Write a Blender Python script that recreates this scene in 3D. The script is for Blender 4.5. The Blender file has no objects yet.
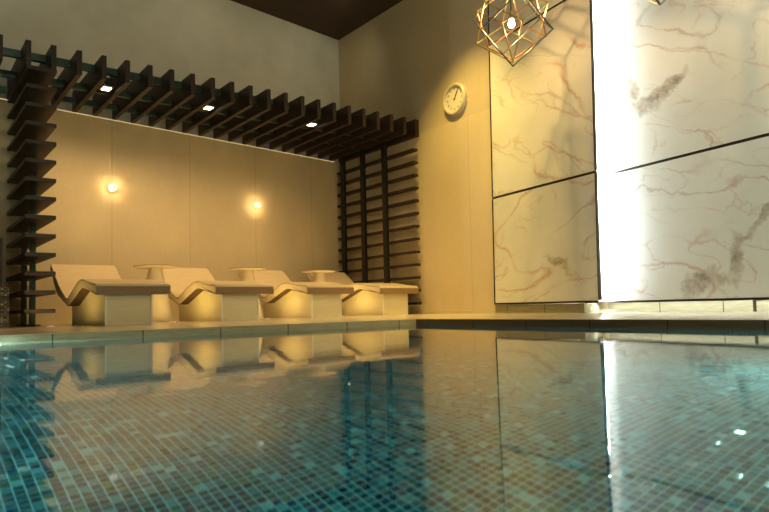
import bpy, bmesh, math, random
from mathutils import Vector, Matrix
random.seed(7)
S = bpy.context.scene
C = bpy.context.collection
PI = math.pi

# ------------------------------------------------------------------ helpers
class MB:
    """collects solids; build() links them as one mesh object"""
    def __init__(self): self.bm = bmesh.new()
    def faces(self, pts, fs):
        v = [self.bm.verts.new(p) for p in pts]
        for f in fs: self.bm.faces.new([v[i] for i in f])
        return self
    def box(self, x0, x1, y0, y1, z0, z1, m=None):
        p = [(x0,y0,z0),(x1,y0,z0),(x1,y1,z0),(x0,y1,z0),(x0,y0,z1),(x1,y0,z1),(x1,y1,z1),(x0,y1,z1)]
        if m: p = [m @ Vector(q) for q in p]
        return self.faces(p, [(3,2,1,0),(4,5,6,7),(0,1,5,4),(1,2,6,5),(2,3,7,6),(3,0,4,7)])
    def hexa(self, p):
        return self.faces(p, [(3,2,1,0),(4,5,6,7),(0,1,5,4),(1,2,6,5),(2,3,7,6),(3,0,4,7)])
    def lathe(self, prof, n=48, c=(0,0,0)):
        rows = []
        for r, z in prof:
            if r < 1e-6: rows.append([self.bm.verts.new((c[0],c[1],c[2]+z))])
            else: rows.append([self.bm.verts.new((c[0]+r*math.cos(2*PI*k/n), c[1]+r*math.sin(2*PI*k/n), c[2]+z)) for k in range(n)])
        for a, b in zip(rows, rows[1:]):
            for k in range(n):
                k2 = (k+1) % n
                q = [a[k % len(a)], a[k2 % len(a)], b[k2 % len(b)], b[k % len(b)]]
                u = []
                for t in q:
                    if t not in u: u.append(t)
                if len(u) > 2: self.bm.faces.new(u)
        return self
    def tube(self, a, b, r, n=8):
        a = Vector(a); b = Vector(b); d = (b-a).normalized()
        x = d.orthogonal().normalized(); y = d.cross(x)
        A = [self.bm.verts.new(a + r*(math.cos(2*PI*k/n)*x + math.sin(2*PI*k/n)*y)) for k in range(n)]
        B = [self.bm.verts.new(b + r*(math.cos(2*PI*k/n)*x + math.sin(2*PI*k/n)*y)) for k in range(n)]
        for k in range(n): self.bm.faces.new([A[k], A[(k+1)%n], B[(k+1)%n], B[k]])
        self.bm.faces.new(A[::-1]); self.bm.faces.new(B)
        return self
    def extrude_x(self, poly, x0, x1):
        """poly: closed outline in (y, z), swept along x"""
        n = len(poly)
        A = [self.bm.verts.new((x0, p[0], p[1])) for p in poly]
        B = [self.bm.verts.new((x1, p[0], p[1])) for p in poly]
        for k in range(n): self.bm.faces.new([A[k], A[(k+1)%n], B[(k+1)%n], B[k]])
        self.bm.faces.new(A[::-1]); self.bm.faces.new(B)
        return self
    def build(self, name, mat, parent=None, smooth=False, bevel=0, seg=2):
        bmesh.ops.recalc_face_normals(self.bm, faces=self.bm.faces)
        if len(self.bm.faces) == 1:                     # a single sheet faces up
            self.bm.faces.ensure_lookup_table(); self.bm.normal_update()
            if self.bm.faces[0].normal.z < 0: self.bm.faces[0].normal_flip()
        me = bpy.data.meshes.new(name); self.bm.to_mesh(me); self.bm.free()
        if mat: me.materials.append(mat)
        o = bpy.data.objects.new(name, me); C.objects.link(o)
        if parent: o.parent = parent
        if smooth:
            for p in me.polygons: p.use_smooth = True
            o.modifiers.new('edges', 'EDGE_SPLIT').split_angle = math.radians(35)
        if bevel:
            b = o.modifiers.new('bevel', 'BEVEL'); b.width = bevel; b.segments = seg; b.limit_method = 'ANGLE'
        return o

def tag(o, label, cat, group=None, kind=None):
    o['label'] = label; o['category'] = cat
    if group: o['group'] = group
    if kind: o['kind'] = kind
    return o
def struct(o): o['kind'] = 'structure'; return o
def empty(name, loc=(0,0,0), rz=0):
    o = bpy.data.objects.new(name, None); C.objects.link(o)
    o.location = loc; o.rotation_euler = (0,0,rz); o.empty_display_size = .1
    return o
def copy_tree(o, parent=None):
    c = o.copy(); C.objects.link(c)
    if parent: c.parent = parent
    for ch in list(o.children): copy_tree(ch, c)
    return c

# ------------------------------------------------------------------ materials
class Nodes:
    def __init__(self, name):
        self.m = bpy.data.materials.new(name); self.m.use_nodes = True
        self.t = self.m.node_tree; self.t.nodes.clear()
        self.out = self.t.nodes.new('ShaderNodeOutputMaterial')
    def n(self, kind, **kw):
        nd = self.t.nodes.new('ShaderNode' + kind)
        for k, v in kw.items():
            if hasattr(nd, k) and not isinstance(v, bpy.types.NodeSocket) and k not in nd.inputs: setattr(nd, k, v)
            else: self.set(nd, k.replace('_', ' '), v)
        return nd
    def set(self, nd, k, v):
        s = nd.inputs[k] if not isinstance(k, int) else nd.inputs[k]
        if isinstance(v, bpy.types.NodeSocket): self.t.links.new(v, s)
        else: s.default_value = v
    def math(self, op, a, b=None, c=None):
        nd = self.t.nodes.new('ShaderNodeMath'); nd.operation = op
        for i, v in enumerate((a, b, c)):
            if v is not None: self.set(nd, i, v)
        return nd.outputs[0]
    def vmath(self, op, a, b=None):
        nd = self.t.nodes.new('ShaderNodeVectorMath'); nd.operation = op
        self.set(nd, 0, a)
        if b is not None: self.set(nd, 1, b)
        return nd.outputs[0]
    def mix(self, f, a, b, mode='MIX'):
        nd = self.t.nodes.new('ShaderNodeMix'); nd.data_type = 'RGBA'; nd.blend_type = mode
        self.set(nd, 0, f); self.set(nd, 6, a); self.set(nd, 7, b)
        return nd.outputs[2]
    def ramp(self, f, stops, interp='LINEAR'):
        nd = self.t.nodes.new('ShaderNodeValToRGB'); nd.color_ramp.interpolation = interp
        e = nd.color_ramp.elements
        while len(e) < len(stops): e.new(.5)
        for el, (p, c) in zip(e, stops): el.position = p; el.color = c if len(c) == 4 else (*c, 1)
        self.set(nd, 0, f)
        return nd.outputs[0]
    def noise(self, vec, scale, detail=3, rough=.5, dist=0):
        nd = self.t.nodes.new('ShaderNodeTexNoise')
        self.set(nd, 'Vector', vec); self.set(nd, 'Scale', scale); self.set(nd, 'Detail', detail)
        self.set(nd, 'Roughness', rough); self.set(nd, 'Distortion', dist)
        return nd.outputs['Fac'], nd.outputs['Color']
    def obj(self): return self.t.nodes.new('ShaderNodeTexCoord').outputs['Object']
    def mapped(self, vec, scale=(1,1,1), rot=(0,0,0), loc=(0,0,0)):
        nd = self.t.nodes.new('ShaderNodeMapping'); self.set(nd, 'Vector', vec)
        self.set(nd, 'Scale', scale); self.set(nd, 'Rotation', rot); self.set(nd, 'Location', loc)
        return nd.outputs[0]
    def principled(self, **kw):
        nd = self.t.nodes.new('ShaderNodeBsdfPrincipled')
        for k, v in kw.items(): self.set(nd, k.replace('_', ' '), v)
        self.t.links.new(nd.outputs[0], self.out.inputs[0])
        return nd
    def bump(self, h, strength=.2, dist=.01):
        nd = self.t.nodes.new('ShaderNodeBump'); self.set(nd, 'Height', h)
        self.set(nd, 'Strength', strength); self.set(nd, 'Distance', dist)
        return nd.outputs[0]

def rgb(c): return (c[0], c[1], c[2], 1)
def mottled(name, c, rough=.7, amt=.12, scale=4, spec=.3, metal=0, stretch=(1,1,1), bump=0):
    N = Nodes(name); v = N.mapped(N.obj(), stretch)
    f, _ = N.noise(v, scale, 5, .6)
    col = N.ramp(f, [(.3, tuple(x*(1-amt) for x in c)), (.7, tuple(min(1, x*(1+amt)) for x in c))])
    p = N.principled(Base_Color=col, Roughness=rough, Metallic=metal)
    p.inputs['Specular IOR Level'].default_value = spec
    if bump:
        f2, _ = N.noise(v, scale*8, 4, .6); N.set(p, 'Normal', N.bump(f2, bump, .004))
    return N.m
def emit(name, c, s):
    N = Nodes(name); e = N.n('Emission'); N.set(e, 'Color', rgb(c)); N.set(e, 'Strength', s)
    N.t.links.new(e.outputs[0], N.out.inputs[0]); return N.m

def wood(name, c):
    N = Nodes(name); o = N.obj()
    f, _ = N.noise(N.mapped(o, (14, 1.2, 14)), 4, 6, .65, .6)
    f2, _ = N.noise(o, 1.5, 2)
    col = N.ramp(f, [(.3, tuple(x*.55 for x in c)), (.52, c), (.72, tuple(x*1.45 for x in c))])
    col = N.mix(.5, col, N.ramp(f2, [(.35, tuple(x*.75 for x in c)), (.65, tuple(x*1.2 for x in c))]))
    p = N.principled(Base_Color=col, Roughness=.5)
    N.set(p, 'Normal', N.bump(f, .25, .002)); return N.m

def seamed_wall(name, c, ux, period, phase, amt=.07, rough=.6, zseam=None):
    """plaster/stone cladding with thin vertical joints along direction ux"""
    N = Nodes(name); o = N.obj()
    f, _ = N.noise(N.mapped(o, (1, 1, .6)), 2.2, 6, .62)
    f2, _ = N.noise(N.mapped(o, (60, 60, 6)), 3, 3, .5)
    col = N.ramp(f, [(.3, tuple(x*(1-amt) for x in c)), (.7, tuple(x*(1+amt) for x in c))])
    col = N.mix(.06, col, N.ramp(f2, [(.3, (.25,.2,.12)), (.7, (1,.95,.8))]))
    dot = N.t.nodes.new('ShaderNodeVectorMath'); dot.operation = 'DOT_PRODUCT'
    N.set(dot, 0, o); N.set(dot, 1, ux)
    s = N.math('FRACT', N.math('DIVIDE', N.math('SUBTRACT', dot.outputs['Value'], phase), period))
    d = N.math('MINIMUM', s, N.math('SUBTRACT', 1.0, s))
    line = N.math('LESS_THAN', d, .0045/period)
    if zseam is not None:
        z = N.t.nodes.new('ShaderNodeSeparateXYZ'); N.set(z, 0, o)
        zz = N.math('LESS_THAN', N.math('ABSOLUTE', N.math('SUBTRACT', z.outputs[2], zseam)), .004)
        line = N.math('MAXIMUM', line, zz)
    col = N.mix(N.math('MULTIPLY', line, .35), col, rgb(tuple(x*.35 for x in c)))
    p = N.principled(Base_Color=col, Roughness=rough)
    N.set(p, 'Normal', N.bump(f2, .04, .002)); return N.m

def mosaic(name, ax, tile=(.025, .025), grout=(.13,.33,.35), stops=None, gw=.06, tilt=.20, rough=.05):
    """glass mosaic on a plane; ax = the two object axes that span it"""
    N = Nodes(name); o = N.obj()
    sp = N.t.nodes.new('ShaderNodeSeparateXYZ'); N.set(sp, 0, o)
    u = N.math('DIVIDE', sp.outputs[ax[0]], tile[0]); v = N.math('DIVIDE', sp.outputs[ax[1]], tile[1])
    cell = N.t.nodes.new('ShaderNodeCombineXYZ')
    N.set(cell, 0, N.math('FLOOR', u)); N.set(cell, 1, N.math('FLOOR', v))
    wn = N.t.nodes.new('ShaderNodeTexWhiteNoise'); wn.noise_dimensions = '2D'; N.set(wn, 'Vector', cell.outputs[0])
    fu = N.math('FRACT', u); fv = N.math('FRACT', v)
    du = N.math('MINIMUM', fu, N.math('SUBTRACT', 1.0, fu)); dv = N.math('MINIMUM', fv, N.math('SUBTRACT', 1.0, fv))
    g = N.math('LESS_THAN', N.math('MINIMUM', du, dv), gw)
    col = N.ramp(wn.outputs['Value'], stops, 'CONSTANT')
    col = N.mix(g, col, rgb(grout))
    geo = N.t.nodes.new('ShaderNodeNewGeometry')
    rn = N.vmath('MULTIPLY', N.vmath('SUBTRACT', wn.outputs['Color'], (.5,.5,.5)), (tilt, tilt, tilt))
    # a few tiles sit tilted further than the rest
    far = N.math('GREATER_THAN', N.math('FRACT', N.math('MULTIPLY', wn.outputs['Value'], 17.3)), .78)
    sc = N.t.nodes.new('ShaderNodeVectorMath'); sc.operation = 'SCALE'
    N.set(sc, 0, rn); N.set(sc, 'Scale', N.math('ADD', 1.0, N.math('MULTIPLY', far, 2.6)))
    nn = N.vmath('NORMALIZE', N.vmath('ADD', geo.outputs['Normal'], sc.outputs[0]))
    p = N.principled(Base_Color=col, Roughness=N.math('ADD', N.math('MULTIPLY', g, .5), rough), Normal=nn)
    p.inputs['IOR'].default_value = 1.6
    return N.m

def long_tiles(name, c, axis, period, phase, zrow):
    """two rows of long tiles with thin dark joints"""
    N = Nodes(name); o = N.obj()
    sp = N.t.nodes.new('ShaderNodeSeparateXYZ'); N.set(sp, 0, o)
    s = N.math('FRACT', N.math('DIVIDE', N.math('SUBTRACT', sp.outputs[axis], phase), period))
    d = N.math('MULTIPLY', N.math('MINIMUM', s, N.math('SUBTRACT', 1.0, s)), period)
    a = N.math('LESS_THAN', d, .005)
    b = N.math('LESS_THAN', N.math('ABSOLUTE', N.math('SUBTRACT', sp.outputs[2], zrow)), .004)
    f, _ = N.noise(N.mapped(o, (2, 2, 20)), 4, 4)
    col = N.ramp(f, [(.3, tuple(x*.85 for x in c)), (.7, tuple(x*1.15 for x in c))])
    col = N.mix(N.math('MAXIMUM', a, b), col, rgb(tuple(x*.2 for x in c)))
    N.principled(Base_Color=col, Roughness=.45); return N.m

def marble(name, seed, ang, patches=()):
    """cream marble: thin rusty veins running along one direction, grey brown crushed patches at given (x, z, rx, rz)"""
    N = Nodes(name); o = N.obj()
    v = N.mapped(o, (1, 1, 1), (0, ang, 0), (seed*3.1, seed*1.7, seed*2.3))
    _, w = N.noise(v, 2.4, 6, .62)
    wv = N.vmath('ADD', v, N.vmath('MULTIPLY', N.vmath('SUBTRACT', w, (.5,.5,.5)), (.22,.22,.22)))
    base, _ = N.noise(v, .9, 4, .55)
    col = N.ramp(base, [(.3, (.67,.66,.62)), (.5, (.77,.77,.74)), (.7, (.84,.84,.82))])
    def mr(x, a, b, c=0., d=1.):
        r = N.t.nodes.new('ShaderNodeMapRange')
        for k, q in enumerate((x, a, b, c, d)): N.set(r, k, q)
        return r.outputs[0]
    def vein(scale, st, width, lo, hi, off):
        f, _ = N.noise(N.mapped(wv, st, (0,0,0), off), scale, 1, .4)
        ln = mr(N.math('ABSOLUTE', N.math('SUBTRACT', f, .5)), 0., width, 1., 0.)
        k, _ = N.noise(N.mapped(v, (.7,1,1.6), (0,0,0), off), 1.6, 3, .6)
        return N.math('MULTIPLY', N.math('POWER', ln, 1.6), mr(k, lo, hi))
    col = N.mix(N.math('MULTIPLY', vein(1.1, (.35,1,1.3), .010, .36, .56, (0,0,0)), .62), col, rgb((.50,.19,.10)))
    col = N.mix(N.math('MULTIPLY', vein(1.7, (.30,1,1.5), .012, .40, .58, (5,2,7)), .52), col, rgb((.36,.17,.17)))
    col = N.mix(N.math('MULTIPLY', vein(3.6, (.5,1,1.2), .020, .44, .62, (1,9,3)), .5), col, rgb((.52,.24,.12)))
    if patches:
        sp = N.t.nodes.new('ShaderNodeSeparateXYZ')
        N.set(sp, 0, N.vmath('ADD', o, N.vmath('MULTIPLY', N.vmath('SUBTRACT', w, (.5,.5,.5)), (.5,.5,.5))))
        ck, _ = N.noise(N.mapped(wv, (.8,1,1.4)), 7, 6, .72)
        pc = N.ramp(ck, [(.36, (.15,.10,.06)), (.47, (.40,.34,.28)), (.6, (.60,.55,.48)), (.72, (.74,.69,.62))])
        for px, pz, rx, rz, sl in patches:
            X = N.math('SUBTRACT', sp.outputs[0], px); Z = N.math('SUBTRACT', sp.outputs[2], pz)
            Z2 = N.math('SUBTRACT', Z, N.math('MULTIPLY', X, sl))
            d = N.math('ADD', N.math('POWER', N.math('ABSOLUTE', N.math('DIVIDE', X, rx)), 2.), N.math('POWER', N.math('ABSOLUTE', N.math('DIVIDE', Z2, rz)), 2.))
            col = N.mix(N.math('MULTIPLY', mr(d, 1.15, .2), .8), col, pc)
    p = N.principled(Base_Color=col, Roughness=.42)
    return N.m

M_back = seamed_wall('cladding_back', (.56,.455,.27), (.9895,.1450,0), 1.016, 2.066*.9895+8.016*.145)
M_upper = mottled('plaster_upper', (.56,.55,.46), .85, .10, 2.0)
M_right = seamed_wall('plaster_right', (.58,.46,.27), (0,1,0), 50, 20, .05)
M_rclad = seamed_wall('cladding_right', (.64,.51,.30), (0,1,0), 1.2, 6.9, .05)
M_ceil = mottled('ceiling_dark', (.055,.035,.022), .8, .15, 1.5)
M_deck = mottled('deck_stone', (.62,.53,.36), .2, .08, 6, spec=.5)
M_wood = wood('dark_wood', (.021,.0092,.0047))
M_steel = mottled('green_black_steel', (.07,.115,.09), .35, .2, 8, metal=.6)
M_black = mottled('black_metal', (.012,.011,.010), .4, .2, 10)
M_shell = mottled('lounger_stone', (.62,.52,.36), .5, .06, 9)
M_seat = mottled('lounger_tile', (.56,.445,.265), .35, .08, 7, stretch=(1,6,6))
M_seam = mottled('lounger_seam', (.06,.035,.02), .6, .1, 9)
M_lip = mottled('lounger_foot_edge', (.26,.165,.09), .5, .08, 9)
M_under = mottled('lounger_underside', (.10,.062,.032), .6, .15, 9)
M_base = mottled('lounger_base', (.74,.66,.43), .55, .05, 10, stretch=(1,1,6))
M_trim = mottled('brushed_trim', (.86,.88,.86), .3, .03, 20, metal=.2)
M_tabtop = mottled('table_cream', (.66,.57,.42), .5, .05, 9)
M_tabrim = mottled('table_brown_top', (.24,.15,.08), .45, .1, 9)
M_frame = mottled('dark_bronze_frame', (.035,.022,.014), .4, .2, 12, metal=.4)
M_gold = mottled('gold_wire', (.62,.50,.22), .28, .1, 20, metal=.9)
M_copper = mottled('copper_wire', (.50,.27,.14), .3, .1, 20, metal=.9)
M_gun = mottled('gunmetal_wire', (.16,.17,.16), .3, .1, 20, metal=.9)
M_glass = None
M_bulb = emit('warm_bulb', (1,.70,.32), 40)
M_led = emit('cool_led', (.90,1,.95), 800)
M_led2 = emit('cool_led_low', (.92,1,.95), 42)
M_led3 = emit('warm_led_line', (1,.72,.34), .62)
M_sconce = emit('sconce_glow', (1,.86,.58), 1.6)
M_down = emit('downlight_lens', (1,.86,.66), 10)
M_fl = emit('floor_light_lens', (1,.74,.36), .8)
M_clockrim = mottled('clock_rim', (.62,.55,.42), .35, .04, 9)
M_clockface = mottled('clock_face', (.74,.69,.56), .6, .03, 9)
M_ink = mottled('clock_ink', (.04,.03,.02), .6, .05, 9)
M_red = mottled('clock_red', (.5,.06,.03), .5, .05, 9)
M_plinth = long_tiles('plinth_tile', (.34,.31,.20), 1, .62, 5.06, 9)
M_tileB = long_tiles('edge_tile_back', (.42,.385,.24), 0, .655, .950, 9)
M_tileR = long_tiles('edge_tile_right_shade', (.085,.058,.03), 1, .655, 5.11, 9)  # shade of the unlit right side is put into this darker tile colour
TEAL = [(0,(.004,.022,.030)),(.20,(.006,.040,.050)),(.42,(.010,.065,.080)),(.58,(.015,.10,.12)),(.70,(.008,.035,.08)),
        (.80,(.03,.16,.18)),(.90,(.04,.10,.05)),(.955,(.10,.30,.31))]
M_mosF = mosaic('mosaic_floor', (0,1), (.027,.027), stops=TEAL)
M_mosX = mosaic('mosaic_wall_x', (0,2), (.027,.027), stops=TEAL)
M_mosY = mosaic('mosaic_wall_y', (1,2), (.027,.027), stops=TEAL)
GOLD = [(0,(.06,.04,.022)),(.25,(.20,.13,.06)),(.5,(.36,.24,.09)),(.7,(.12,.10,.06)),(.85,(.62,.42,.13)),(.93,(.45,.40,.26))]
M_mosG = mosaic('mosaic_gold', (0,2), (.028,.018), (.02,.015,.01), GOLD, .08, .15, .25)

# ------------------------------------------------------------------ camera
Y_, P_, R_ = .6513, .0577, -.0234
fwd = Vector((math.sin(Y_)*math.cos(P_), math.cos(Y_)*math.cos(P_), math.sin(P_)))
rt = Vector((math.cos(Y_), -math.sin(Y_), 0)); up = rt.cross(fwd)
r2 = math.cos(R_)*rt + math.sin(R_)*up; u2 = -math.sin(R_)*rt + math.cos(R_)*up
cam = bpy.data.cameras.new('camera'); co = bpy.data.objects.new('camera', cam); C.objects.link(co)
m = Matrix((r2, u2, -fwd)).transposed().to_4x4(); m.translation = (0,0,.14); co.matrix_world = m
cam.sensor_width = 36; cam.lens = 646.56/769*36; cam.shift_y = 13.21/769; cam.shift_x = .5/769
cam.clip_start = .02
cam.dof.use_dof = True; cam.dof.focus_distance = 7.2; cam.dof.aperture_fstop = 5.0
S.camera = co

# ------------------------------------------------------------------ the room
TA = .1465
XW = 5.72; ZC = 4.483; DZ = .03
XL, YN = -6.5, -5.0
def yb(x): return 8.5486 + TA*(x-5.7046)
CL = .03                                        # how far the cladding stands proud
WB = 2.455
# upper wall, full height, then the cladding in front of it
struct(MB().hexa([(XL,yb(XL)+CL,0),(XW+.2,yb(XW+.2)+CL,0),(XW+.2,yb(XW+.2)+.25,0),(XL,yb(XL)+.25,0),
                  (XL,yb(XL)+CL,ZC),(XW+.2,yb(XW+.2)+CL,ZC),(XW+.2,yb(XW+.2)+.25,ZC),(XL,yb(XL)+.25,ZC)]).build('wall_back', M_upper))
struct(MB().hexa([(XL,yb(XL),0),(XW,yb(XW),0),(XW,yb(XW)+CL,0),(XL,yb(XL)+CL,0),
                  (XL,yb(XL),WB),(XW,yb(XW),WB),(XW,yb(XW)+CL,WB),(XL,yb(XL)+CL,WB)]).build('trim_1', M_back))
struct(MB().box(XW, XW+.2, YN, 9.0, 0, ZC).build('wall_right', M_right))
struct(MB().box(XW-.006, XW, YN, 8.45, DZ, 2.498).build('trim_2', M_rclad))
struct(MB().box(XL-.2, XL, YN, 8.5, 0, ZC).build('wall_left', M_upper))
struct(MB().box(XL, XW, YN-.2, YN, 0, ZC).build('wall_front', M_upper))
struct(MB().box(XL-.2, XW+.2, YN-.2, 9.0, ZC, ZC+.15).build('ceiling', M_ceil))
# warm light line along the top of the back wall cladding
struct(MB().hexa([(XL+.1,yb(XL+.1)-.006,WB-.010),(5.55,yb(5.55)-.006,WB-.010),(5.55,yb(5.55)-.0005,WB-.010),(XL+.1,yb(XL+.1)-.0005,WB-.010),
     (XL+.1,yb(XL+.1)-.006,WB-.001),(5.55,yb(5.55)-.006,WB-.001),(5.55,yb(5.55)-.0005,WB-.001),(XL+.1,yb(XL+.1)-.0005,WB-.001)]).build('trim_6', M_led3))
# deck round the pool with its sloping lip
PX0, PX1, PY0, PY1 = -5.5, 4.458, -4.0, 5.306
WZ = -.055
b = MB()
q = .10
o_ = [(XL,YN),(XW+.1,YN),(XW+.1,9.0),(XL,9.0)]
i1 = [(PX0-q,PY0-q),(PX1+.86,PY0-q),(PX1+.86,PY1+.52),(PX0-q,PY1+.52)]
i2 = [(PX0,PY0),(PX1,PY0),(PX1,PY1),(PX0,PY1)]
pts = [(x,y,DZ) for x,y in o_] + [(x,y,DZ) for x,y in i1] + [(x,y,.0) for x,y in i2] + [(x,y,-.012) for x,y in i2]
fs = []
for k in range(4):
    k2 = (k+1) % 4
    fs += [(k,k2,4+k2,4+k), (4+k,4+k2,8+k2,8+k), (8+k,8+k2,12+k2,12+k)]
struct(b.faces(pts, fs).build('floor', M_deck))
# long tiles at the water line, extended below it to darken the edge
struct(MB().box(PX0, PX1, PY1-.002, PY1+.05, WZ-.35, -.004).build('pool_edging_back', M_tileB))
struct(MB().box(PX1-.002, PX1+.05, PY0, PY1-.002, WZ-.35, -.004).build('pool_edging_right', M_tileR))
PD = -1.0
struct(MB().faces([(PX0,PY0,PD),(PX1,PY0,PD),(PX1,PY1,PD),(PX0,PY1,PD)], [(0,1,2,3)]).build('pool_floor', M_mosF))
struct(MB().box(PX0, PX1, PY1, PY1+.06, PD, WZ-.35).build('pool_wall_back', M_mosX))
struct(MB().box(PX0, PX1, PY0-.06, PY0, PD, -.01).build('pool_wall_front', M_mosX))
struct(MB().box(PX1, PX1+.06, PY0, PY1, PD, WZ-.35).build('pool_wall_right', M_mosY))
struct(MB().box(PX0-.06, PX0, PY0, PY1, PD, -.01).build('pool_wall_left', M_mosY))
N = Nodes('pool_water'); o = N.obj()
f, _ = N.noise(N.mapped(o, (1,1,1)), 2.2, 3, .5, .4)
f2, _ = N.noise(o, 9, 2, .5)
h = N.math('ADD', f, N.math('MULTIPLY', f2, .12))
bp = N.bump(h, .06, .012)
g = N.n('BsdfGlossy'); N.set(g, 'Color', (1,1,1,1)); N.set(g, 'Roughness', .035); N.set(g, 'Normal', bp)
rf = N.n('BsdfRefraction'); N.set(rf, 'Color', (.80,.97,.95,1)); N.set(rf, 'Roughness', 0.0); N.set(rf, 'IOR', 1.333); N.set(rf, 'Normal', bp)
fr = N.n('Fresnel'); N.set(fr, 'IOR', 1.22); N.set(fr, 'Normal', bp)
mx = N.n('MixShader'); N.set(mx, 0, fr.outputs[0])
N.t.links.new(rf.outputs[0], mx.inputs[1]); N.t.links.new(g.outputs[0], mx.inputs[2])
N.t.links.new(mx.outputs[0], N.out.inputs[0])
w = MB().faces([(PX0,PY0,WZ),(PX1,PY0,WZ),(PX1,PY1,WZ),(PX0,PY1,WZ)], [(0,1,2,3)]).build('pool_water', N.m)
tag(w, 'still clear water filling the dark teal mosaic swimming pool', 'water', kind='stuff')

# baseboard strip at the foot of the right wall
struct(MB().box(XW-.02, XW-.006, PY0, 6.55, DZ, DZ+.03).build('baseboard_right', M_deck))

# ------------------------------------------------------------------ marble light boxes on the right wall
def on1(y): return 4.737 + .171*y
def on2(y): return 4.963 + .1711*y
def slab(name, fx, y0, y1, z0, z1, mat, label, trims=(), th=.03):
    root = empty(name, (fx(y0), y0, z0)); ang = math.atan2(-(y0-y1), -(fx(y0)-fx(y1)))
    L = math.hypot(fx(y0)-fx(y1), y0-y1); root.rotation_euler = (0,0,ang)
    # local x runs along the panel from its far end y0 to the near end y1; local +y is behind the panel
    tag(root, label, 'wall panel', 'marble wall panels')
    K = .018
    def pan(x0, x1, y0, y1, h0, h1):
        e0, e1 = K*(z0+h0)+.025, K*(z0+h1)+.025
        return MB().hexa([(x0+e0,y0,h0),(x1+e0,y0,h0),(x1+e0,y1,h0),(x0+e0,y1,h0),(x0+e1,y0,h1),(x1+e1,y0,h1),(x1+e1,y1,h1),(x0+e1,y1,h1)])
    pan(0, L, 0, th, 0, z1-z0).build('slab', mat, root, bevel=.002)
    H = z1-z0; e = .018
    if 'left' in trims: pan(-e, 0, -.004, th, -.0, H).build('edge_trim', M_frame, root)
    if 'right' in trims: pan(L, L+.010, -.003, th, 0, H).build('edge_trim', M_frame, root)
    if 'bottom' in trims: pan(-e, L, -.004, .008, -e, 0).build('edge_trim', M_frame, root)
    if 'top' in trims: pan(-e, L, .004, th, H, H+.024).build('edge_trim', M_frame, root)
    return root, L, H
y1a, y1b = 5.281, 3.706
A = slab('marble_panel', on1, y1a, y1b, .150, 1.374, marble('marble_a', 1, .3, ((1.10,.38,.22,.08,-.5),)), 'warm lit marble panel right of the plain wall, lower one under the pendant shadows', ('left','right','bottom','top'))
B = slab('marble_panel', on1, y1a, y1b, 1.400, 3.205, marble('marble_b', 2, -.5), 'warm lit marble panel behind the wire pendant, crossed by its shadows', ('left','right','top'))
Cc = slab('marble_panel', on1, y1a, y1b, 3.231, 4.47, marble('marble_c', 3, .4), 'marble panel corner above the dark seam behind the wire pendant, at the top edge', ('left','right'))
y2a, y2b = 4.05, 1.6
D = slab('marble_panel', on2, y2a, y2b, .142, 1.374, marble('marble_d', 4, -.35, ((1.39,.12,.24,.08,.35),(1.66,.30,.07,.22,.2),(1.84,.55,.17,.07,1.0))), 'white lit marble panel at far right below the dark slanting seam', ('bottom','top'))
E_ = slab('marble_panel', on2, y2a, y2b, 1.400, 4.47, marble('marble_e', 5, -.45, ((.86,.55,.20,.09,.0),(.71,.72,.07,.18,.0),(1.05,.64,.22,.07,.5))), 'white lit marble panel at far right above the dark slanting seam', ())
# light strip fixed behind the near edge of the warm panels, shining on the recessed white ones
dx, dy = on1(y1b)-on1(y1a), y1b-y1a; L_ = math.hypot(dx, dy); dx /= L_; dy /= L_
ls = empty('light_strip', (on1(y1b), y1b, .16), math.atan2(dy, dx))
tag(ls, 'bright white light strip hidden behind the near edge of the warm marble panels', 'light strip')
MB().box(-.10, -.065, .034, .156, 0, 4.28).build('channel', M_black, ls)
MB().box(-.097, -.068, .156, .160, .01, 4.27).build('diffuser', M_led, ls)
# light strip under the bottom edge of the white panels
us = empty('light_strip', (on2(3.8)+.0, 3.8, .1245), math.atan2(-.985, -.1685))
tag(us, 'white light strip under the bottom edge of the white marble panels, above the plinth', 'light strip')
MB().box(0, 2.1, .012, .028, .006, .0165).build('channel', M_black, us)
MB().box(.01, 2.09, .013, .027, .002, .006).build('diffuser', M_led2, us)
# plinths under the panels
struct(MB().hexa([(on1(5.281)+.02,5.281,DZ),(on1(3.88)+.02,3.88,DZ),(XW,3.88,DZ),(XW,5.281,DZ),(on1(5.281)+.02,5.281,.126),(on1(3.88)+.02,3.88,.126),(XW,3.88,.126),(XW,5.281,.126)]).build('trim_3', M_plinth))
struct(MB().hexa([(on2(3.86)+.10,3.86,DZ),(on2(2.33)+.10,2.33,DZ),(XW,2.33,DZ),(XW,3.86,DZ),(on2(3.86)+.10,3.86,.122),(on2(2.33)+.10,2.33,.122),(XW,2.33,.118),(XW,3.86,.118)]).build('trim_4', M_plinth))
struct(MB().hexa([(on2(2.3)+.10,2.3,DZ),(on2(1.3)+.10,1.3,DZ),(XW,1.3,DZ),(XW,2.3,DZ),(on2(2.3)+.10,2.3,.118),(on2(1.3)+.10,1.3,.118),(XW,1.3,.118),(XW,2.3,.118)]).build('trim_5', M_plinth))

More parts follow.
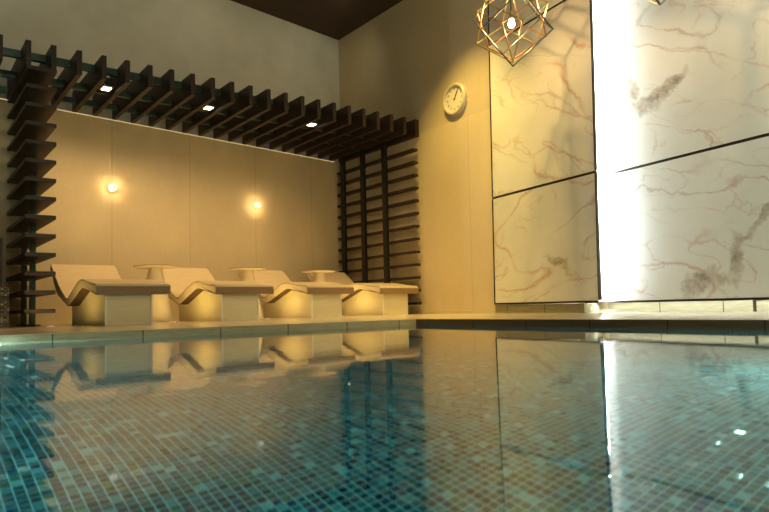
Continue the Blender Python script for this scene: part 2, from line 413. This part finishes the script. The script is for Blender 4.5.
# ------------------------------------------------------------------ the pergola
YF = 6.63; ZB = 2.45; ZT = 2.687
per = empty('pergola', (.95, YF, DZ))
tag(per, 'dark wooden pergola with deep rafters and slatted ends over the loungers', 'pergola')
def pb(name, x0, x1, y0, y1, z0, z1, mat, bevel=.003):
    return MB().box(x0-.95, x1-.95, y0-YF, y1-YF, z0-DZ, z1-DZ).build(name, mat, per, bevel=bevel)
fins = [(.72,.767),(.947,.995)] + [(1.2079+.2255*i-.048, 1.2079+.2255*i) for i in range(20)] + [(5.647,5.712)]
for x0, x1 in fins:
    yend = yb(x0)-.008
    pb('rafter', x0, x1, YF, yend, ZB, ZT, M_wood)
pb('rail', .74, 5.69, 6.90, 6.95, 2.600, 2.672, M_steel, 0)
pb('rail', .74, 5.69, 7.23, 7.28, 2.50, 2.565, M_steel, 0)
pb('rail', .74, 5.69, 7.76, 7.80, 2.50, 2.565, M_steel, 0)
for i in range(14):
    z = .152 + .1742*i
    pb('slat', .955, 1.212, YF, yb(.955)-.004, z, z+.037, M_wood)
    if i < 13: pb('slat', 5.600, 5.680, YF, yb(5.6)-.004, z+.002, z+.037, M_wood)
for y in (7.25, 7.78):
    pb('post', 1.090, 1.140, y-.03, y+.03, DZ, 2.50, M_steel, .002)
    pb('base_plate', 1.05, 1.18, y-.06, y+.06, DZ, DZ+.012, M_black, .002)
for y in (7.25, 7.785, 8.315):
    pb('post', 5.555, 5.600, y-.045, y+.045, DZ, 2.50, M_black, .002)

# lamps hung between the rafters
def downlight(x, y, label):
    r = empty('downlight', (x, y, 2.475))
    tag(r, label, 'lamp', 'lamps between the pergola rafters')
    MB().box(-.065, .065, -.11, .11, 0, .085).build('housing', M_black, r, bevel=.004)
    MB().box(-.012, .012, -.012, .012, .085, .10).build('stem', M_black, r)
    MB().box(-.040, .040, -.060, .045, -.004, 0).build('lens', M_down, r)
    l = bpy.data.lights.new('downlight_beam', 'SPOT'); l.energy = DOWN; l.color = (1,.66,.30)
    l.spot_size = math.radians(145); l.spot_blend = 1.0; l.shadow_soft_size = .04
    lo = bpy.data.objects.new('downlight_beam', l); C.objects.link(lo); lo.location = (x, y, 2.455)
    lo.rotation_euler = (math.radians(4), 0, 0)
    return r
DOWN = 92
downlight(1.745, 7.0, 'small rectangular lamp between pergola rafters nearest the left end')
downlight(2.875, 7.05, 'small rectangular lamp between rafters above the second lounger, middle of three')
downlight(4.225, 7.0, 'small rectangular lamp between rafters nearest the right slatted end')

# ------------------------------------------------------------------ loungers
OX, OY, AL, SPC = 1.393, 5.895, .156, 1.162
TH = .039
W_ = .647
def at(i, u, v, z=DZ):
    """point beside lounger i: u across it from its left side, v back from its foot end"""
    return (OX + SPC*i*math.cos(AL) + u*math.cos(TH) - v*math.sin(TH), OY + SPC*i*math.sin(AL) + u*math.sin(TH) + v*math.cos(TH), z)
def fillet(pts, rad, n=6):
    out = [pts[0]]
    for a, b, c, r in zip(pts, pts[1:], pts[2:], rad):
        A, B, D_ = Vector(a), Vector(b), Vector(c)
        d1 = (A-B); d2 = (D_-B); t = min(r, d1.length*.48, d2.length*.48)
        p, q_ = B + d1.normalized()*t, B + d2.normalized()*t
        for k in range(n+1):
            s = k/n; out.append(tuple((1-s)**2*p + 2*s*(1-s)*B + s*s*q_))
    out.append(pts[-1]); return out
ctrl = [(0.0,.299),(0.0,.398),(.16,.410),(.515,.470),(.985,.284),(1.26,.405),(1.64,.668)]
top = fillet(ctrl, (.075,.10,.13,.06,.08))
def offset(line, d):
    res = []
    for i, p in enumerate(line):
        a = Vector(line[max(0,i-1)]); b_ = Vector(line[min(len(line)-1,i+1)])
        t = (b_-a).normalized(); nrm = Vector((t.y, -t.x))
        res.append(tuple(Vector(p)+nrm*d))
    return res
def band(d0, d1):
    A_, B_ = offset(top, d0), offset(top, d1)
    return A_ + B_[::-1]
under = fillet([(.0,.299),(.10,.318),(.445,.372),(.925,.205),(1.40,.355),(1.67,.615)], (.03,.07,.06,.10))
def lounger():
    r = empty('stone_lounger')
    z = lambda p: [(a, b-DZ) for a, b in p]
    MB().extrude_x(z(band(0, .012)), 0, W_).build('seat_surface', M_seat, r, smooth=True)
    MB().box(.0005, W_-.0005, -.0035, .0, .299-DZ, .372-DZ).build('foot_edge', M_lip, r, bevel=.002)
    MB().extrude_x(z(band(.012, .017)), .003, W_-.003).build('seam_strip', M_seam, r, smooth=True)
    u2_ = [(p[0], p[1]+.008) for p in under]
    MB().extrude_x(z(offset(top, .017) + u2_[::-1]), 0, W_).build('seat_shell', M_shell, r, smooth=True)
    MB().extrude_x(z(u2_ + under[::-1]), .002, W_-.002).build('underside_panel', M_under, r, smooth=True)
    # block base whose top follows the underside of the shell
    outl = [(.05, DZ), (.05, .318)] + [(p[0], p[1]+.006) for p in under if .11 < p[0] < 1.14] + [(1.15,.285), (1.15, DZ)]
    MB().extrude_x(z(outl), .09, .09+.40).build('base', M_base, r)
    for x in (.09, .09+.40):
        MB().box(x-.006, x+.006, .044, .056, 0, .285).build('corner_trim', M_trim, r)
    return r
L0 = lounger()
names = ['cream heated stone lounger at the left, beside the open slatted post end',
         'cream heated stone lounger second from the left, right of the leftmost side table',
         'cream heated stone lounger third from the left, between the two right side tables',
         'cream heated stone lounger at the right end, against the slatted wall screen']
for i in range(4):
    o = L0 if i == 0 else copy_tree(L0)
    o.location = at(i, 0, 0); o.rotation_euler = (0, 0, TH)
    tag(o, names[i], 'lounger', 'heated loungers under the pergola')
# side tables
def table():
    r = empty('side_table')
    MB().lathe([(0,.585),(.205,.585),(.225,.592),(.228,.600),(0,.600)]).build('tabletop', M_tabtop, r, smooth=True)
    MB().lathe([(0,.600),(.227,.600),(.222,.607),(0,.607)]).build('top_inlay', M_tabrim, r, smooth=True)
    MB().lathe([(0,0),(.19,0),(.068,.585),(0,.585)]).build('pedestal', M_tabtop, r, smooth=True)
    return r
T0 = table()
tn = ['round topped cone side table between the first and second loungers from the left',
      'round topped cone side table between the second and third loungers from the left',
      'round topped cone side table between the two loungers at the right end']
for i, (x, y) in enumerate(((2.265,7.05),(3.405,7.19),(4.55,7.42))):
    o = T0 if i == 0 else copy_tree(T0)
    o.location = (x, y, DZ)
    tag(o, tn[i], 'side table', 'side tables between the loungers')
# recessed floor lights in the gaps
def floor_light(i, u, v, label, e):
    r = empty('floor_light', at(i, u, v)); tag(r, label, 'lamp', 'floor lights between the loungers')
    MB().lathe([(0,0),(.030,0),(.030,.004),(.022,.006),(0,.006)], 24).build('bezel', M_trim, r)
    MB().lathe([(0,.006),(.020,.006),(.018,.008),(0,.008)], 24).build('lens', M_fl, r)
    l = bpy.data.lights.new('floor_light_beam', 'AREA'); l.energy = e*.15; l.color = (1,.68,.20); l.shape = 'DISK'; l.size = .12
    lo = bpy.data.objects.new('floor_light_beam', l); C.objects.link(lo); lo.location = at(i, u, v, DZ+.014)
    lo.rotation_euler = (PI, 0, 0)
fn = ['small recessed floor light beside the second lounger base from the left', 'small recessed floor light beside the third lounger base from the left',
      'small recessed floor light beside the right end lounger base', 'small recessed floor light left of the first lounger base']
for k, (i, e) in enumerate(((1, 24), (2, 24), (3, 24), (0, 15))):
    floor_light(i, -.26, .45, fn[k], e)

# ------------------------------------------------------------------ wall sconces
def sconce(x, z, label):
    y = yb(x)
    r = empty('wall_sconce', (x, y, z), math.atan(TA)); tag(r, label, 'wall lamp', 'ray casting wall lamps')
    rot = Matrix.Rotation(PI/2, 4, 'X')            # lathe axis towards the room
    def lat(name, prof, mat, n=32):
        b = MB().lathe(prof, n); bmesh.ops.transform(b.bm, matrix=rot, verts=b.bm.verts); return b.build(name, mat, r, smooth=True)
    lat('wall_plate', [(0,.001),(.046,.001),(.046,.024),(.041,.024),(.041,.004),(0,.004)], M_trim)
    lat('glowing_ring', [(.013,.062),(.034,.062),(.040,.066),(.036,.072),(.013,.072),(.013,.062)], M_sconce)
    lat('centre_cap', [(0,.062),(.013,.062),(.013,.075),(0,.077)], M_clockrim)
    b = MB()
    n = 36
    for k in range(n):
        a = 2*PI*k/n + random.uniform(-.02,.02); wd = .0019 + random.uniform(-.0004,.0003)
        m_ = rot @ Matrix.Rotation(a, 4, 'Z')
        b.box(.034, .040, -wd, wd, .023, .064, m_)
    b.build('louvre_ring', M_trim, r)
    l = bpy.data.lights.new('sconce_light', 'POINT'); l.energy = 6.5; l.color = (1,.68,.30); l.shadow_soft_size = .0006
    lo = bpy.data.objects.new('sconce_light', l); C.objects.link(lo)
    lo.location = (x + .055*math.sin(math.atan(TA)), y - .055*math.cos(math.atan(TA)), z)
sconce(2.066, 1.625, 'small round glowing wall lamp above the first lounger, nearer the left slatted end')
sconce(4.075, 1.610, 'small round glowing wall lamp above the third lounger, nearer the corner')

# ------------------------------------------------------------------ clock
ck = empty('wall_clock', (XW, 5.888, 2.766), -PI/2)
tag(ck, 'round cream wall clock on the plain wall between pergola and marble panels', 'clock')
rot = Matrix.Rotation(PI/2, 4, 'X')
def clat(name, prof, mat):
    b = MB().lathe(prof, 64); bmesh.ops.transform(b.bm, matrix=rot, verts=b.bm.verts); return b.build(name, mat, ck, smooth=True)
clat('rim', [(0,0),(.190,0),(.203,.012),(.203,.050),(.190,.062),(.172,.060),(.166,.046),(.166,.030)], M_clockrim)
clat('dial', [(0,.034),(.168,.034),(.168,.028),(0,.028)], M_clockface)
for k in range(1, 13):
    cu = bpy.data.curves.new('numeral', 'FONT'); cu.body = str(k); cu.size = .040; cu.align_x = 'CENTER'; cu.align_y = 'CENTER'; cu.extrude = .0008
    to = bpy.data.objects.new('numeral', cu); C.objects.link(to)
    bpy.context.view_layer.update()
    me = bpy.data.meshes.new_from_object(to.evaluated_get(bpy.context.evaluated_depsgraph_get()))
    bpy.data.objects.remove(to); a = 2*PI*k/12
    me.materials.clear(); me.materials.append(M_ink)
    no = bpy.data.objects.new('numeral', me); C.objects.link(no); no.parent = ck
    no.rotation_euler = (PI/2, 0, 0); no.location = (.130*math.sin(a), -.0355, .130*math.cos(a))
def hand(name, ang, ln, wd, y, mat, tail=.02):
    b = MB().box(-wd, wd, y-.0012, y, -tail, ln)
    o = b.build(name, mat, ck); o.rotation_euler = (0, ang, 0); return o
hand('hour_hand', math.radians(32), .085, .0055, -.037, M_ink)
hand('minute_hand', math.radians(31), .135, .0040, -.039, M_ink)
hand('second_hand', math.radians(28), .120, .0022, -.041, M_red, .03)
clat('hand_hub', [(0,.034),(.010,.034),(.010,.044),(0,.044)], M_ink)

# ------------------------------------------------------------------ wire pendants
def cube_frame(a, az, r):
    """wire cube standing on one corner"""
    R = a*math.sqrt(2/3); h = a*math.sqrt(3)/2
    bot = Vector((0,0,-h)); topv = Vector((0,0,h))
    lo = [Vector((R*math.cos(az+2*PI*k/3), R*math.sin(az+2*PI*k/3), -h/3)) for k in range(3)]
    hi = [Vector((R*math.cos(az+PI/3+2*PI*k/3), R*math.sin(az+PI/3+2*PI*k/3), h/3)) for k in range(3)]
    b = MB()
    for k in range(3):
        for p, q_ in ((bot,lo[k]),(topv,hi[k]),(lo[k],hi[k]),(lo[k],hi[k-1])):
            b.tube(p, q_, r)
    for p in [bot, topv] + lo + hi: 
        bmesh.ops.create_icosphere(b.bm, subdivisions=1, radius=r*1.25, matrix=Matrix.Translation(p))
    return b
def pendant(loc, label, e):
    r = empty('pendant_lamp', loc); tag(r, label, 'pendant lamp', 'wire cage pendant lamps')
    to_cam = math.atan2(-loc[1], -loc[0])
    rd = math.radians
    cube_frame(.43, PENDANT_AZ + rd(17), .0075).build('gold_frame', M_gold, r)
    cube_frame(.405, PENDANT_AZ - rd(15), .0075).build('copper_frame', M_copper, r)
    cube_frame(.475, PENDANT_AZ + rd(74), .0075).build('dark_frame', M_gun, r)
    MB().tube((0,0,.07), (0,0,ZC-loc[2]), .006).build('cord', M_black, r)
    MB().lathe([(0,ZC-loc[2]-.03),(.06,ZC-loc[2]-.03),(.06,ZC-loc[2]),(0,ZC-loc[2])], 24).build('ceiling_rose', M_black, r)
    MB().lathe([(0,.045),(.022,.045),(.022,.12),(0,.125)], 20).build('lamp_holder', M_gold, r)
    MB().lathe([(0,-.040),(.019,-.034),(.030,-.016),(.032,.0),(.027,.020),(.020,.048),(0,.05)], 24).build('bulb', M_bulb, r, smooth=True)
    l = bpy.data.lights.new('pendant_light', 'POINT'); l.energy = e; l.color = (1,.63,.23); l.shadow_soft_size = .025
    lo = bpy.data.objects.new('pendant_light', l); C.objects.link(lo); lo.location = (loc[0], loc[1], loc[2]-.075)
PENDANT_AZ = math.atan2(-4.022, -4.664)
pendant((4.664, 4.022, 2.803), 'geometric wire cage pendant lamp with a glowing bulb before the warm marble', 17)
pendant((4.13, 2.25, 2.15+.411), 'wire cage pendant lamp whose lowest tip hangs at the top edge, right side', 24)

# ------------------------------------------------------------------ mosaic block at the left edge
mb = MB().box(-.55, .885, 7.02, 7.45, DZ, .408).build('mosaic_counter', M_mosG)
tag(mb, 'low block clad in gold and brown mosaic at the left edge', 'counter')
dp = MB().box(.40, .842, 7.16, 7.42, .408, .885).build('dark_upright', M_wood)  # stands for a dark shape that is not identified
tag(dp, 'dark upright unidentified piece standing on the gold mosaic block at the left edge', 'unidentified piece')

# ------------------------------------------------------------------ wall spot and added fill lights outside the frame
def point(name, loc, e, c, r=.1):
    l = bpy.data.lights.new(name, 'POINT'); l.energy = e; l.color = c; l.shadow_soft_size = r
    o = bpy.data.objects.new(name, l); C.objects.link(o); o.location = loc
def spot(name, loc, to, e, c, size, blend=.6, r=.05):
    l = bpy.data.lights.new(name, 'SPOT'); l.energy = e; l.color = c; l.shadow_soft_size = r
    l.spot_size = math.radians(size); l.spot_blend = blend
    o = bpy.data.objects.new(name, l); C.objects.link(o); o.location = loc
    o.rotation_euler = (Vector(to)-Vector(loc)).to_track_quat('-Z', 'Y').to_euler()
WARM = (1,.74,.42)
point('hall_fill', (.5, .5, 4.1), 55, (1,.96,.80), .25)  # unseen light added for general brightness
point('hall_fill', (.2, -1.2, 1.7), 45, (1,.95,.70), .25)  # unseen low light added to lift the lounger base fronts
point('hall_fill', (2.3, -.2, 2.1), 125, (1,.86,.50), .25)  # unseen warm light added to lift front-facing surfaces
spot('lounge_fill', (4.3, 3.0, 4.42), (4.1, 6.5, .2), 260, (1,.80,.40), 42, .9)  # spot added to brighten the base fronts of the right-hand loungers
for x in (-1.2, 1.0, 3.2, 5.0):  # unseen spots added to brighten the upper back wall
    spot('upper_wall_fill', (x, 6.5 + .12*x, 4.40), (x, 8.2 + .12*x, 3.2), 12, (1,.92,.66), 130, 1.0)
spot('wall_spot', (4.5, 5.3, 4.42), (5.72, 5.8, .5), 520, (1,.70,.17), 66, 1.0)
spot('wall_spot', (4.2, 4.1, 4.42), (5.4, 4.9, .7), 270, (1,.66,.16), 50, .8)  # warm spot added to brighten the first marble panels
spot('panel_fill', (2.6, .2, 4.3), (5.4, 1.9, 1.4), 150, (.72,1,1), 46, .7)  # cool spot added to brighten the white marble panels
# underwater lights, mostly added free in the water to brighten the mosaic
TEALC = (.50,1,1)
point('underwater_light', (-.35, 4.5, -.45), 105, TEALC, .08)
point('underwater_light', (.56, 5.2, -.22), 22, (.75,1,1), .05)
point('underwater_light', (-1.0, 2.4, -.40), 110, TEALC, .08)
point('underwater_light', (2.9, 1.0, -.50), 58, (.60,1,.92), .08)

wd = bpy.data.worlds.new('world'); S.world = wd; wd.use_nodes = True
wd.node_tree.nodes['Background'].inputs[0].default_value = (.02,.017,.012,1)
wd.node_tree.nodes['Background'].inputs[1].default_value = .3
vs = S.view_settings
vs.view_transform = 'Standard'; vs.look = 'None'; vs.gamma = 1; vs.use_curve_mapping = False; vs.exposure = 0
S.cycles.use_denoising = True
S.cycles.max_bounces = 10; S.cycles.transmission_bounces = 8; S.cycles.glossy_bounces = 6
S.cycles.sample_clamp_indirect = 6
